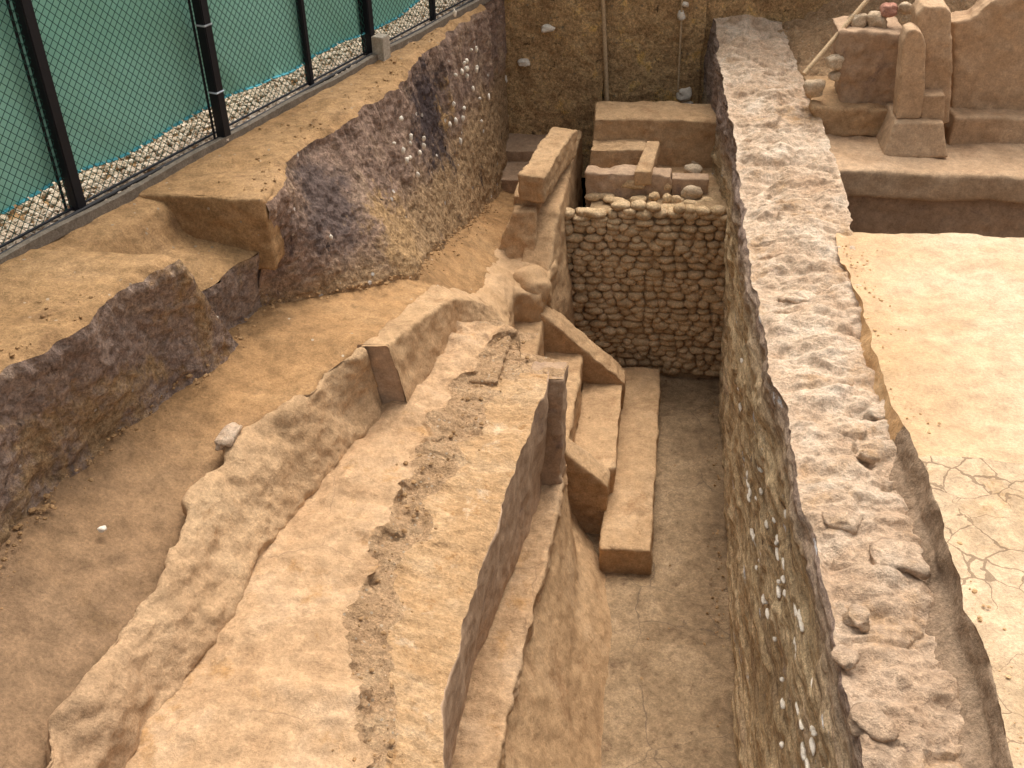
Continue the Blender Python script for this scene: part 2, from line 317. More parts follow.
# channel floor
ridge = [W(-2.5, .6, 2.28), P(35, 768, 2.3), P(75, 690, 2.3), P(120, 625, 2.3), P(165, 560, 2.32), P(205, 478, 2.35), P(237, 432, 2.38), P(290, 400, 2.42), P(355, 352, 2.44), P(385, 335, 2.45), P(432, 285, 2.25)]
rend = [W(-1.35, 7.4, 1.75), W(-1.30, 8.4, 1.6), W(-1.3, 9.4, 1.5), W(-1.2, 11.2, 1.3)]
inner = [q-[.04, 0, .13] for q in ridge[:6]]+[q-[.04, 0, .07] for q in ridge[6:9]]+[q-[.03, 0, .03] for q in ridge[9:]]+[q+[-.04, 0, 0] for q in rend]
_m = resampY(foot, np.linspace(.6, 11, 30))*.5+resampY(inner, np.linspace(.6, 11, 30))*.5; _m[:, 2] -= .02
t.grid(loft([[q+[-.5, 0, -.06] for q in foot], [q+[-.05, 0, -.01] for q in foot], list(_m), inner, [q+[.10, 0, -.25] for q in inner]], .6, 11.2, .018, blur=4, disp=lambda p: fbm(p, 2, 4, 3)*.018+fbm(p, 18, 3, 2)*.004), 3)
solid(box(a[0]-1.0, a[0]-.0, Yf-.04, Yf+.3, 2.80, G-.003), .018, 'terrain', m_ground, disp=lambda p: cut_face(p)*.4, smooth=3)['kind'] = 'structure'
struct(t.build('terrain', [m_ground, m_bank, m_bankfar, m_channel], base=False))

# ------------------------------------------------------------------ CORRIDOR floor
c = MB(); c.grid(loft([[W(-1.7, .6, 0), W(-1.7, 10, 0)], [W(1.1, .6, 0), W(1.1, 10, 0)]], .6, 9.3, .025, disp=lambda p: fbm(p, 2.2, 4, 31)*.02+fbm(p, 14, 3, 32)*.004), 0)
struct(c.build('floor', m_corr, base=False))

# ------------------------------------------------------------------ central mud wall with its buttress
def crumb(p): return fbm(p, 6, 4, 61)*.018+fbm(p, 25, 3, 62)*.005
def wear(p):
    f1, f2, i = worley(p, 6, 44); return fbm(p, 3, 4, 67)*.008+fbm(p, 9, 4, 61)*.008+fbm(p, 30, 3, 62)*.003-np.clip(.3-f1, 0, 1)*(i > .7)*.05
mw = thing('mud_wall', (-2.0, 4.3, 2.0), 'low sloping mud plaster wall with ragged ridge between brown channel and pale plaster terrace', 'wall')
wf = [W(-2.0, .6, 2.0), P(130, 768, 2.0), P(215, 640, 2.0), P(260, 560, 2.0), P(330, 470, 2.0), P(392, 395, 2.0), W(-1.5, 6.4, 2.0)]
b = MB(); Ye = P(392, 395, 2.0)[1]-.12
ridge_ = ridge; ridge = wob(ridge, .04, 210); rt = [q+[.06, 0, -.02] for q in ridge]
b.grid(loft([[q+[0, 0, -.6] for q in ridge], ridge, rt, [q*.5+r*.5+[0, 0, .05] for q, r in zip(resampY(ridge, np.linspace(.6, 6, 20)), resampY(wf, np.linspace(.6, 6, 20)))], wf, [q-[0, 0, .15] for q in wf]], .6, Ye, .016, blur=2, disp=lambda p: fbm(p, 2.5, 5, 60, .6)*.035+crumb(p)*.8), 0)
b.build('wall', m_wall1, mw)
ridge = ridge_
# protruding far stretch; its end towards the camera is the dark panel
Yb = Ye+.02
def at(r, y): return resampY(r, np.array([y]))[0]
def lerp0(r): return [np.array([r[0][0], Yb-.3, r[0][2]])]+r
rb = [at(ridge, Yb)+[-.02, 0, .0], P(432, 283, 2.3), W(-1.36, 7.2, 1.9)]
rb2 = [P(394, 333, 2.47), P(455, 296, 2.25), W(-1.24, 7.2, 1.8)]
wf2 = [P(416, 391, 2.0), P(462, 330, 1.95), W(-1.12, 7.2, 1.62)]
for r_ in (rb, rb2, wf2): r_[0][1] = Yb
b = MB(); b.grid(loft([[q-[.03, 0, .5] for q in rb], rb, rb2, wf2, [q-[0, 0, .3] for q in wf2]], Yb-.02, 7.2, .016, blur=1, disp=lambda p: crumb(p)*.6), 0)
b.grid(sheet(rb[0]-[.03, 0, 0], rb2[0], wf2[0]-[0, 0, .1], rb[0]-[0, 0, .6], .02, disp=lambda p: crumb(p)*.3, taper=True), 1)
b.build('buttress', [m_plaster, m_plasterdk], mw)

# ------------------------------------------------------------------ stepped mud platform (pale terrace, face, ledge, battered base)
mp = thing('mud_platform', (-.9, 4.5, 0), 'stepped mud platform with pale crumbling top, grey plaster side, narrow ledge and battered base', 'platform')
scar = [W(-1.1, .6, 1.98), P(360, 768, 1.98), P(352, 600, 1.98), P(368, 545, 1.98), P(400, 480, 1.98), P(450, 402, 1.98), P(488, 348, 1.98), P(505, 326, 1.98)]
scar2 = [q+[.09, 0, -.07] for q in scar]; scar2[-1] = W(-.98, 6.65, 1.94)
te = [W(-.85, .6, 1.75), P(446, 768, 1.75), P(440, 710, 1.8), P(470, 600, 1.82), P(500, 520, 1.86), P(525, 440, 1.9), P(545, 392, 1.93), W(-.66, 6.7, 1.95)]
te = wob(te, .012, 78)
scarw = wob(scar, .07, 71); scar2w = wob(scar2, .07, 77)
def terr(p):
    edge = np.clip((p[:, 1]-5.6)/1., 0, 1); f1, f2, i = worley(p, 9, 8)
    return fbm(p, 2.5, 4, 73)*.022+fbm(p, 16, 4, 74)*.007+edge*(fbm(p, 9, 4, 75)*.035-(f1-.5)*.05)
def rub(p):
    f1, f2, i = worley(p, 14, 9); return fbm(p, 8, 4, 76)*.02-(f1-.5)*.03
b = MB()
b.grid(loft([[q-[.15, 0, .05] for q in wf], [q+[.1, 0, 0] for q in wf], scarw], .6, 6.60, .014, disp=terr), 0)
b.grid(loft([scarw, scar2w, [q+[.13, 0, -.0] for q in scar2w]], .6, 6.60, .012, disp=rub), 1)
s3 = [q+[.13, 0, 0] for q in scar2w]
b.grid(loft([s3, te], .6, 6.05, .014, disp=terr), 2)
b.grid(loft([s3, [W(-.80, 5.9, 1.935), W(-.86, 6.0, 1.935), W(-.95, 6.62, 1.92)]], 5.93, 6.60, .014, disp=rub), 1)
b.grid(sheet(W(-.90, 6.0, 1.925), W(-.56, 6.0, 1.925), W(-.555, 6.25, 1.93), W(-.9, 6.32, 1.92), .012, disp=rub), 1)
b.grid(sheet(W(-.98, 6.62, 1.91), W(-.90, 6.28, 1.91), W(-.90, 6.28, .8), W(-.98, 6.62, .8), .02, disp=crumb), 1)
b.grid(sheet(W(-.90, 6.28, 1.91), W(-.58, 6.22, 1.91), W(-.58, 6.22, .0), W(-.90, 6.28, .0), .02, disp=crumb), 1)
b.build('terrace', [m_terr, m_rubble, m_terr2], mp)
solid(box(-1.75, -.99, 5.9, 6.70, .6, 1.95), .02, 'core', m_rubble, mp, disp=rub)
solid(box(-1.05, -.72, 6.08, 6.27, .6, 1.915), .03, 'core', m_rubble, mp, disp=crumb)
fbt = [W(-.88, .6, .98), P(458, 735, .98), P(478, 660, .98), P(510, 580, .98), P(530, 530, .98), P(541, 500, .98), W(-.70, 6.3, .98)]
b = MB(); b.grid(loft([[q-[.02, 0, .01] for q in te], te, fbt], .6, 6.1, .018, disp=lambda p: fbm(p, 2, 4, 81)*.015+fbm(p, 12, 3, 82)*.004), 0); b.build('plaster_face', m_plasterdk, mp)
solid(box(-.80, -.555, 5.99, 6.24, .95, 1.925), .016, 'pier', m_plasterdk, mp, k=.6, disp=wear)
lo_ = [W(-.70, .6, 1.0), P(495, 768, 1.0), P(530, 622, 1.0), P(547, 565, 1.0), P(562, 492, 1.0), W(-.55, 6.24, 1.0)]
b = MB(); b.grid(loft([[q-[.12, 0, -.02] for q in fbt], fbt, lo_, [q+[.005, 0, -.14] for q in lo_], [q+[-.03, 0, -.16] for q in lo_]], .6, 6.24, .012, blur=1, disp=crumb), 0); b.build('ledge', m_terr, mp)
ft = [q+[-.015, 0, -.12] for q in lo_]+[W(-.6, 6.9, .7)]
fm = [W(-.36, .6, .32), W(-.36, 5.2, .32), W(-.42, 5.8, .32), W(-.6, 6.9, .2)]
fo = [W(-.14, .6, -.02), P(600, 768, -.02), P(611, 660, -.02), P(614, 615, -.02), P(608, 580, -.02), P(596, 552, -.02), P(580, 525, -.02), W(-.6, 6.9, -.02)]
fo = list(resampY(fo, np.linspace(.6, 6.9, 40)))
b = MB(); b.grid(loft([ft, fm, fo, [q+[.12, 0, -.06] for q in fo]], .6, 6.9, .018, blur=5, disp=lambda p: fbm(p, 2, 4, 83)*.012+fbm(p, 15, 3, 84)*.003), 0); b.build('battered_base', m_plaster, mp)

# ------------------------------------------------------------------ staircase
st = thing('staircase', (-.75, 7.4, 0), 'short mud staircase of three steps between two sloping parapets', 'stairs')
YS0, YS1 = 6.62, 8.06
for (x0, x1, z1, y0) in ((-.57, -.2, .52, YS0+.2), (-.93, -.565, .83, YS0+.2), (-1.42, -.925, 1.16, 6.66)):
    solid(box(x0, x1, y0, YS1+.05, -.05, z1), .02, 'step', m_plaster, st, k=.5, disp=wear)
def rampXZ(y0, y1, pts):
    a = [W(x, y0, z) for x, z in pts]; return prism(a, [q+[0, y1-y0, 0] for q in a])
solid(rampXZ(YS1, YS1+.24, [(-.18, -.05), (-.18, .53), (-.25, .62), (-.93, 1.22), (-1.2, 1.35), (-1.3, 1.3), (-1.3, -.05)]), .018, 'parapet', m_plaster, st, k=.6, disp=wear)
solid(rampXZ(YS0-.02, YS0+.22, [(-.24, -.05), (-.24, .50), (-.30, .56), (-.62, .86), (-.9, 1.1), (-.9, -.05)]), .018, 'parapet', m_plaster, st, k=.6, disp=wear)
# landing and earth lump at the top of the far parapet
b = MB(); v, f = rock(W(-1.06, 8.20, 1.44), (.18, .15, .15), 5, 3, .2, .8); b.add(warp(v+fbm(v, 14, 3, 3)[:, None]*.015), f); b.build('crumbled_top', m_path, st)
# long low bench at the stair foot
lb = solid(prism([P(600, 548, .25), P(652, 551, .25), P(661, 368, .25), P(615, 366, .25)], push([P(600, 548, .25), P(652, 551, .25), P(661, 368, .25), P(615, 366, .25)], (0, 0, -.3))), .016, 'bench', m_plaster, None, k=.6, disp=wear)
tag(lb, 'long low mud bench with squared end on the passage floor beside the staircase', 'bench')

# ------------------------------------------------------------------ path beyond the terrace and the tall plaster wall with long block
up = thing('adobe_wall', (-1.1, 9, 0), 'smooth mud wall carrying a long squared block, with flared buttress at its near end', 'wall')
b = MB()
xs = [(-1.2, 8.25, 1.46, -1.2), (-.66, 8.25, 1.46, -.90), (-.66, 8.8, 1.93, -.86), (-.72, 10.6, 1.98, -.81), (-1.2, 10.6, 1.98, -1.1), (-1.2, 8.8, 1.93, -1.1)]
bm = bmesh.new(); hexa(bm, [(x, y, -.05) for x, y, z_, xt in xs], [(xt, y, z_) for x, y, z_, xt in xs]); bmesh.ops.triangulate(bm, faces=bm.faces)
solid(fixn(bm), .022, 'wall', m_plaster, up, k=1, disp=lambda p: fbm(p, 3, 4, 66)*.012+crumb(p)*.5)
zt = 2.3
q0, q1, q2, q3 = P(517, 173, zt), P(544, 177, zt), P(577, 128, zt), P(552, 127, zt)
solid(prism([q0, q1, q2, q3], push([q0, q1, q2, q3], (0, 0, -.26))), .016, 'long_block', m_plaster, up, k=.7, disp=wear)
f0 = [P(512, 195, 2.06), P(541, 196, 2.06), P(544, 182, 2.06)+[0, .2, 0], P(518, 180, 2.06)+[0, .2, 0]]
solid(prism(f0, push(f0, (0, 0, -.4))), .016, 'stepped_block', m_plaster, up, k=.6, disp=wear)
tp = [P(511, 211, 1.98), P(536, 211, 1.98), P(536, 198, 1.98)+[0, .1, 0], P(513, 198, 1.98)+[0, .1, 0]]
bt = [P(491, 251, 1.6)+[-.02, -.04, -.16], P(536, 259, 1.6)+[0, -.04, -.16], P(536, 259, 1.6)+[0, .8, -.16], P(505, 240, 1.6)+[0, .8, -.16]]
bm = bmesh.new(); hexa(bm, bt, tp); solid(fixn(bm), .016, 'buttress', m_plaster, up, k=.6, disp=wear)
# small landing sheet joining path, parapet and wall
tp = [W(-1.45, 6.55, 1.93), W(-1.09, 6.55, 1.66), W(-1.12, 7.2, 1.56), W(-1.17, 7.98, 1.5), W(-.95, 8.06, 1.42), W(-.86, 8.4, 1.56), W(-.88, 9.3, 1.55), W(-1.0, 9.9, 1.3), W(-1.5, 9.7, 1.38), W(-1.44, 8.8, 1.60), W(-1.46, 7.6, 1.74)]
bm = bmesh.new(); ct = bm.verts.new((-1.28, 8.3, 1.58)); cb_ = bm.verts.new((-1.28, 8.3, .7)); tv = [bm.verts.new(tuple(q)) for q in tp]; bv = [bm.verts.new((q[0], q[1], .7)) for q in tp]
for i in range(len(tp)):
    j = (i+1) % len(tp); bm.faces.new((tv[i], tv[j], ct)); bm.faces.new((bv[j], bv[i], cb_)); bm.faces.new((tv[i], bv[i], bv[j], tv[j]))
struct(solid(fixn(bm), .022, 'path', m_path, disp=crumb, smooth=6))

# steps at the far left corner
fs = thing('corner_steps', (-1.4, 10, 1.5), 'worn mud ledges in two levels in the far corner left of the long block', 'steps')
for (ya, yb, za) in ((10.2, 10.75, 1.58), (10.7, 11.25, 1.70)):
    solid(box(-1.75, -1.0, ya, yb, .9, za), .02, 'ledge', m_plasterdk, fs, k=.8, disp=wear)

# ------------------------------------------------------------------ cobble wall
YP = 9.0
cw = MB()
top_l, top_r = PY(580, 215, YP), PY(700, 205, YP)
g = sheet(W(-.62, YP+.035, -.05), W(.78, YP+.035, -.05), W(.70, YP+.10, 1.85), W(-.62, YP+.10, 1.72), .03); cw.grid(g, 1)
cw.grid(sheet(W(-.62, YP+.10, 1.75), W(.70, YP+.10, 1.85), W(.70, YP+.62, 1.85), W(-.62, YP+.62, 1.75), .03), 1)
cw.grid(sheet(W(-.60, YP+.10, 1.75), W(-.60, YP+.6, 1.75), W(-.60, YP+.6, 0), W(-.60, YP+.10, -.05), .04), 1)
for (x0_, x1_) in ((-.95, -.6),): cw.grid(sheet(W(x0_, YP+.08, -.05), W(x1_, YP+.08, -.05), W(x1_, YP+.11, 1.72), W(x0_, YP+.11, 1.72), .03), 1)
z = .03; row = 0
while z < 1.84:
    rh = random.uniform(.030, .046); x = -.92+random.uniform(0, .08)
    while x < .78:
        w = random.uniform(.075, .19)
        lim = 1.78+.07*(x+.6)/1.3
        if z < lim+random.uniform(-.03, .02):
            v, f = rock(W(x+w/2, YP+.055+random.uniform(-.02, .025)+.03*z/1.9, z+rh+.015*math.sin(x*4+row)), (w*.55, .065, rh*random.uniform(.95, 1.3)), random.randint(1, 9999), 2, .18, .85); v = v@np.array([[1, 0, 0], [0, 1, 0], [0, 0, 1.]])
            cw.add(v, f, 0)
        x += w*random.uniform(.95, 1.08)
    z += rh*1.75; row += 1
for i in range(26):
    v, f = rock(W(random.uniform(-.6, .72), random.uniform(YP+.06, YP+.45), 1.79+random.uniform(-.03, .015)), (random.uniform(.05, .13), random.uniform(.04, .08), .035), i+300, 2); cw.add(v, f, 0)
tag(cw.build('cobble_wall', [m_stone, m_mortar]), 'tall wall of rounded cobbles laid in rough courses across the far end of the passage', 'wall')

# ------------------------------------------------------------------ small room behind the cobbles
rm = thing('mud_enclosure', (0, 10, 1.6), 'small mud walled enclosure behind the cobble wall with ledge and beam', 'enclosure')
Yr = P(650, 119, 2.3)[1]
solid(box(-.66, .62, Yr, Yr+.5, 1.4, 2.3), .022, 'rear_wall', m_plaster, rm, k=.8, disp=wear)
solid(box(-.66, -.12, Yr-.28, Yr+.05, 1.4, 2.08), .02, 'ledge', m_plaster, rm, k=.8, disp=wear)
solid(box(-.66, .62, YP+.5, Yr+.1, 1.2, 1.80), .03, 'floor_slab', m_plaster, rm, k=.8, disp=wear)
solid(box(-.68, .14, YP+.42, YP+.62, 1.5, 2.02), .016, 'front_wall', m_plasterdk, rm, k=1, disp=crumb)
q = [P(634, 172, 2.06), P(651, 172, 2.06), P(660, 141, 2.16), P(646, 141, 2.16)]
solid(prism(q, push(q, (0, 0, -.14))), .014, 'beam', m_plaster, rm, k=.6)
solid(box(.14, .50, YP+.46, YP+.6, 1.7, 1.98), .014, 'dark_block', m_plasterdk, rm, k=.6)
ls = [(632, 183, .17, .055), (667, 185, .05, .05), (654, 197, .05, .045), (667, 199, .05, .045), (676, 200, .05, .045), (692, 193, .10, .07), (690, 182, .09, .07), (693, 171, .09, .07), (695, 161, .08, .06), (697, 151, .08, .06)]
nm = ['long flat stone lying on the front edge of the small enclosure', 'round stone beside the long flat stone above the cobbles', 'small cobble under the dark block, leftmost of three', 'small cobble under the dark block, middle of three', 'small cobble under the dark block, rightmost of three',
      'largest pale stone at the right corner of the cobble wall top', 'pale stone just behind the corner stone of the enclosure', 'pale stone midway along the right edge of the enclosure', 'pale stone fourth back along the right enclosure edge', 'farthest small pale stone at the right enclosure edge']
for (x_, y_, r1, r2), l_ in zip(ls, nm):
    b = MB(); v, f = rock(P(x_, y_, 1.86) if x_ > 680 else PY(x_, y_, YP+.45) if y_ < 196 else PY(x_, y_, YP+.3), (r1, r2, r2), x_, 3, .2, .85); b.add(v, f); tag(b.build('stone', m_stone if x_ < 680 else m_pale), l_, 'stone', 'stones on the enclosure edges')

# ------------------------------------------------------------------ far cut soil wall
YB = 11.2
sw = thing('soil_wall', (0, YB, 1.5), 'dark brown excavation wall of ochre flecked soil closing the far end', 'wall')
b = MB(); b.grid(sheet(W(-2.1, YB+.02, 1.2), W(-.62, YB, 1.2), W(-.62, YB, 4.6), W(-2.1, YB, 4.6), .02, disp=cut_face), 0)
b.grid(sheet(W(-.62, YB+.08, 1.2), W(.40, YB+.1, 1.2), W(.40, YB+.1, 4.6), W(-.62, YB+.08, 4.6), .02, disp=cut_face), 0)
b.grid(sheet(W(.38, YB+.16, 1.2), W(6.5, YB+.16, 1.2), W(6.5, YB+.16, 4.6), W(.38, YB+.16, 4.6), .03, disp=cut_face), 0)
b.grid(sheet(W(-2.1, YB, 4.6), W(6.5, YB, 4.6), W(6.5, YB+3, 4.6), W(-2.1, YB+3, 4.6), .1), 0); b.build('cut_face', m_back, sw)
def bar(p, q, r, name, m, parent=None, n=10):
    p = np.array(p, float); q = np.array(q, float); d = unit(q-p); u = unit(np.cross(d, [0.3, .2, 1])); w = np.cross(d, u)
    b = MB(); m_ = max(2, int(np.linalg.norm(q-p)/.06)); g = []
    for i in range(m_+1):
        c_ = p+(q-p)*i/m_; g.append([c_+(u*math.cos(a)+w*math.sin(a))*r for a in np.linspace(0, 2*math.pi, n+1)])
    g = np.array(g); b.grid(g, 0)
    b.add(list(g[0][:-1]), [list(range(n))]); b.add(list(g[-1][:-1]), [list(range(n))[::-1]])
    return b.build(name, m, parent)
s_ = bar(PY(608, 117, YB-.03), PY(602, -20, YB-.03), .022, 'wooden_stake', m_wood); tag(s_, 'upright pale stake against the dark soil wall, left of two', 'stake', 'stakes against the soil wall')
s_ = bar(PY(678, 92, YB+.05), PY(683, -20, YB+.05), .012, 'wooden_stake', m_wood); tag(s_, 'thinner upright stake against the dark soil wall, right of two', 'stake', 'stakes against the soil wall')
wl = [(548, 28, .07, .035, 'flat white stone high in the soil wall left of the stake'), (524, 62, .06, .035, 'pale stone set in the soil wall below the flat white one'), (503, 79, .04, .05, 'pale stone in the far left corner of the cut'),
      (615, 112, .045, .035, 'round white stone at the foot of the thicker stake'), (685, 4, .035, .03, 'uppermost white stone beside the thinner stake'), (681, 15, .035, .045, 'white stone just under the uppermost one beside the thinner stake'), (684, 94, .07, .07, 'big white lump at the foot of the thinner stake'), (687, 106, .065, .05, 'grey white stone below the big white lump')]
for x_, y_, r1, r2, l_ in wl:
    b = MB(); v, f = rock(PY(x_, y_, YB-.02 if x_ < 620 else YB+.08), (r1, .06, r2), x_, 3, .3); b.add(v, f); tag(b.build('stone', m_white), l_, 'stone', 'white stones in the soil wall')

# ------------------------------------------------------------------ thick stony wall on the right
sw2 = thing('stone_wall', (1.1, 6, 0), 'thick rough stone and earth wall with pale lumpy top running beside the passage', 'wall')
TL = [W(.80, .6, 2.2), P(868, 800, 2.3), P(850, 740, 2.3), P(826, 600, 2.3), P(805, 495, 2.3), P(780, 400, 2.3), P(757, 290, 2.3), P(742, 200, 2.4), P(728, 110, 2.62), P(712, 18, 2.95), W(.48, 12, 3.0)]
TR = [W(1.45, .6, 2.2), P(975, 768, 2.22), P(945, 640, 2.22), P(925, 540, 2.24), P(905, 445, 2.3), P(880, 350, 2.36), P(860, 250, 2.43), P(835, 165, 2.52), P(805, 80, 2.7), P(783, 18, 2.95), W(1.25, 12, 3.0)]
TL = wob(TL, .018, 91); TR = wob(TR, .022, 92)
BL = [W(.80, .6, -.05), P(740, 768, 0), P(728, 560, 0), P(720, 400, 0), P(720, 372, 0), W(.50, 10.8, -.05), W(.45, 12, -.05)]
def topd(p):
    f1, f2, i = worley(p, (3.2, 6, 6), 14); g1, g2, j = worley(p, (11, 19, 14), 15)
    return fbm(p, (2, 4, 2), 4, 93)*.035-(f1-.45)*.10*(i > .25)-(g1-.45)*.03+fbm(p, (14, 30, 20), 3, 94)*.009
def sided(p):
    f1, f2, i = worley(p, (8, 2.2, 13), 16); return fbm(p, (3, 1, 5), 4, 95)*.03-(f1-.5)*.035+fbm(p, (20, 8, 30), 3, 96)*.008
b = MB()
b.grid(loft([TL, [q*.5+r*.5+[0, 0, .05] for q, r in zip(TL, TR)], TR], .6, YB+.15, .012, disp=topd, k=1.5), 0); b.build('wall_top', m_walltop, sw2)
b = MB(); BLs = [q+[0, 0, -.0] for q in BL]
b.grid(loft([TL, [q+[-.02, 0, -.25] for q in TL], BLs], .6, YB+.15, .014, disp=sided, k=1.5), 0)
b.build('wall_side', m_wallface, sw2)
for (x_, y_, a_, b_) in ((880, 410, .07, .09), (898, 560, .12, .10), (868, 722, .09, .08), (845, 657, .05, .06), (810, 262, .10, .05), (868, 455, .05, .05), (815, 205, .1, .05), (790, 120, .12, .05), (842, 520, .08, .06), (855, 615, .06, .05), (760, 90, .1, .06), (745, 45, .12, .06), (800, 170, .08, .05), (795, 300, .09, .06), (835, 380, .08, .06)):
    b = MB(); v, f = rock(P(x_, y_, 2.33 if y_ > 200 else 2.4+(200-y_)*.0015), (a_, b_, .032), x_+y_, 3, .4, .8); b.add(warp(v+fbm(v, 20, 3, 3)[:, None]*.008), f); b.build('stone', m_walltop, sw2)
b = MB()
for i in range(110):                                  # white shells and stones bedded along the strata
    y_ = random.uniform(2.4, 7.2); z_ = random.choice((1.25, 1.6, 1.75, 1.95))+random.gauss(0, .05)+.06*math.sin(y_*2)
    xt = at(TL, y_)[0]; xb = at(BL, y_)[0]; x_ = xb+(xt-xb)*z_/2.3
    v, f = ICO2; v = v*(1+.3*fbm(v+i, 1.5, 2, i))[:, None]*np.array([.013, random.uniform(.015, .06), random.uniform(.004, .010)]); b.add(v+W(x_-.014, y_, z_), f)
b.build('bedded_stones', m_white, sw2)['kind'] = 'stuff'

# ------------------------------------------------------------------ right hand clay floor
zr = 2.45
fl = MB()
L0 = [q+[-.25, 0, .03] for q in TR]; L0 = [W(1.2, .6, zr), W(1.2, 4.6, zr-.18), W(1.25, 5.2, zr-.08), W(1.3, 6, zr-.05), W(1.3, 7.6, zr-.03)]
yfe = 7.45
sl = [W(1.50, .6, zr), P(1012, 740, zr), P(985, 650, zr), P(960, 580, zr), P(938, 510, zr), P(924, 465, zr), W(1.42, 5.2, zr), W(1.36, 7.6, zr)]
sl = wob(sl, .014, 205)
for ya_, yb_, mi_ in ((.6, 4.7, 2), (4.7, yfe, 0)):
    fl.grid(loft([sl, [W(7, .6, zr+.02), W(7, 7.6, zr+.02)]], ya_, yb_, .03, disp=lambda p: fbm(p, 1.6, 4, 97)*.018+fbm(p, 12, 3, 98)*.004), mi_)
TRi = [q+[-.10, 0, -.03] for q in TR]
ysq = np.linspace(.6, yfe, 200); A_ = resampY(sl, ysq); B_ = resampY(TRi, ysq)
w1 = np.clip((ysq-4.3)/1.0, 0, 1)[:, None]                       # near: a steep cut; farther: sand feathering onto the wall top
ed = A_*(1-w1)+(A_*.6+B_*.4)*w1; mid = (A_+[-.03, 0, -.14])*(1-w1)+(A_*.25+B_*.75+[0, 0, -.01])*w1
fl.grid(loft([list(A_), list(ed+[0, 0, 0]), list(mid), list(B_)], .6, 5.0, .016, disp=lambda p: crumb(p)*.6), 1)
fl.grid(loft([list(A_), list(ed), list(mid), list(B_)], 4.98, yfe, .016, disp=crumb), 3)
g = sheet(W(1.1, yfe, zr-.01), W(7, yfe, zr-.0), W(7, yfe-.03, 1.2), W(1.1, yfe-.03, 1.2), .03, disp=crumb); fl.grid(g, 1)
fl.grid(sheet(W(1.0, yfe-.1, 1.25), W(7, yfe-.1, 1.25), W(7, 9.2, 1.25), W(1.0, 9.2, 1.25), .05), 1)
struct(fl.build('clay_floor', [m_floorR, m_cutR, m_slab, m_sand], base=False))
# outer ground east and behind, so the dig sits in land
og = MB(); og.add([W(7, -600, 2.44), W(900, -600, 2.44), W(900, 900, 2.44), W(7, 900, 2.44)], [[0, 1, 2, 3]]); og.add([W(-1.7, YB+2.9, 4.55), W(900, YB+2.9, 4.55), W(900, 900, 4.55), W(-1.7, 900, 4.55)], [[0, 1, 2, 3]])
og.add([W(-3.4, -600, 2.4), W(7, -600, 2.4), W(7, .62, 2.4), W(-3.4, .62, 2.4)], [[0, 1, 2, 3]])
struct(og.build('ground', m_ground, base=False))

# ------------------------------------------------------------------ bench, pillars and walls at the right rear
rb_ = thing('mud_dais', (2.5, 9, 1.3), 'broad pale mud dais with overhanging lip in front of the rear mud walls', 'dais')
ybf = P(900, 171, zr)[1]
solid(box(1.25, 7, ybf, ybf+1.9, 2.2, zr), .03, 'dais_top', m_pilr, rb_, k=.9, disp=wear)
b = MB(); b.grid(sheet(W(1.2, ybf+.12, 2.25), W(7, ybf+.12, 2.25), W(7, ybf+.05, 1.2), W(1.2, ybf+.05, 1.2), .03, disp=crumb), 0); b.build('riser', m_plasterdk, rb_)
yw = P(1000, 145, zr)[1]
rw = thing('plaster_wall', (3, yw, zr), 'large smooth mud plaster wall with ragged sloping top and low base kerb', 'wall')
solid(box(PY(949, 140, yw)[0], 7, yw, yw+.35, zr-.05, PY(1000, 119, yw)[2]), .025, 'kerb', m_pilr, rw, k=.8, disp=wear)
y2 = yw+.22
tp = [PY(x_, y_, y2) for x_, y_ in ((950, 125), (953, 21), (972, 19), (985, 6), (1000, -4), (1030, -8))]
tp += [W(7, y2, tp[-1][2]), W(7, y2, tp[0][2])]
solid(prism(tp, push(tp, (0, .3, 0))), .025, 'wall', m_pilr, rw, k=1, disp=lambda p: crumb(p)*.6+(p[:, 2] > 3.5)*fbm(p, 9, 3, 4)*.02)
pl = thing('mud_pillar', (2.2, yw, zr), 'rounded mud pillar with flared pedestal against a taller squared pilaster', 'pillar')
yp = P(915, 157, zr)[1]
q = [PY(882, 157, yp), PY(949, 158, yp), PY(944, 123, yp+.08), PY(896, 122, yp+.08)]
solid(prism(q, [PY(882, 157, yp)+[0, .6, 0], PY(949, 158, yp)+[0, .6, 0], PY(944, 123, yp+.08)+[0, .5, 0], PY(896, 122, yp+.08)+[0, .5, 0]]), .016, 'pedestal', m_pilr, pl, k=.6)
ys = yp+.14
q = [PY(x_, y_, ys) for x_, y_ in ((896, 120), (921, 120), (925, 95), (927, 45), (924, 33), (916, 28), (908, 31), (904, 42))]
solid(prism(q, push(q, (0, .22, 0))), .016, 'shaft', m_pilr, pl, k=.5, smooth=5)
q = [PY(x_, y_, ys+.18) for x_, y_ in ((918, 125), (949, 125), (954, 12), (948, 5), (925, 6), (918, 14))]
solid(prism(q, push(q, (0, .3, 0))), .016, 'pilaster', m_pilr, pl, k=.8, smooth=4, disp=lambda p: crumb(p)*.5)
q = [PY(x_, y_, ys+.02) for x_, y_ in ((920, 121), (944, 121), (945, 96), (922, 96))]
solid(prism(q, push(q, (0, .3, 0))), .014, 'footing', m_pilr, pl, k=.5, smooth=3)
yk = P(850, 137, zr)[1]
rk = thing('adobe_block', (1.7, yk, zr), 'squared brown adobe block with crumbling left side on a rough base', 'adobe block')
q = [PY(x_, y_, yk) for x_, y_ in ((818, 138), (894, 138), (897, 110), (812, 108))]; solid(prism(q, push(q, (0, .9, 0))), .02, 'base', m_plaster, rk, k=1, disp=crumb)
q = [PY(x_, y_, yk+.15) for x_, y_ in ((840, 112), (902, 112), (905, 33), (838, 31))]; solid(prism(q, push(q, (0, .5, 0))), .018, 'block', m_plasterdk, rk, k=1.2, disp=crumb)
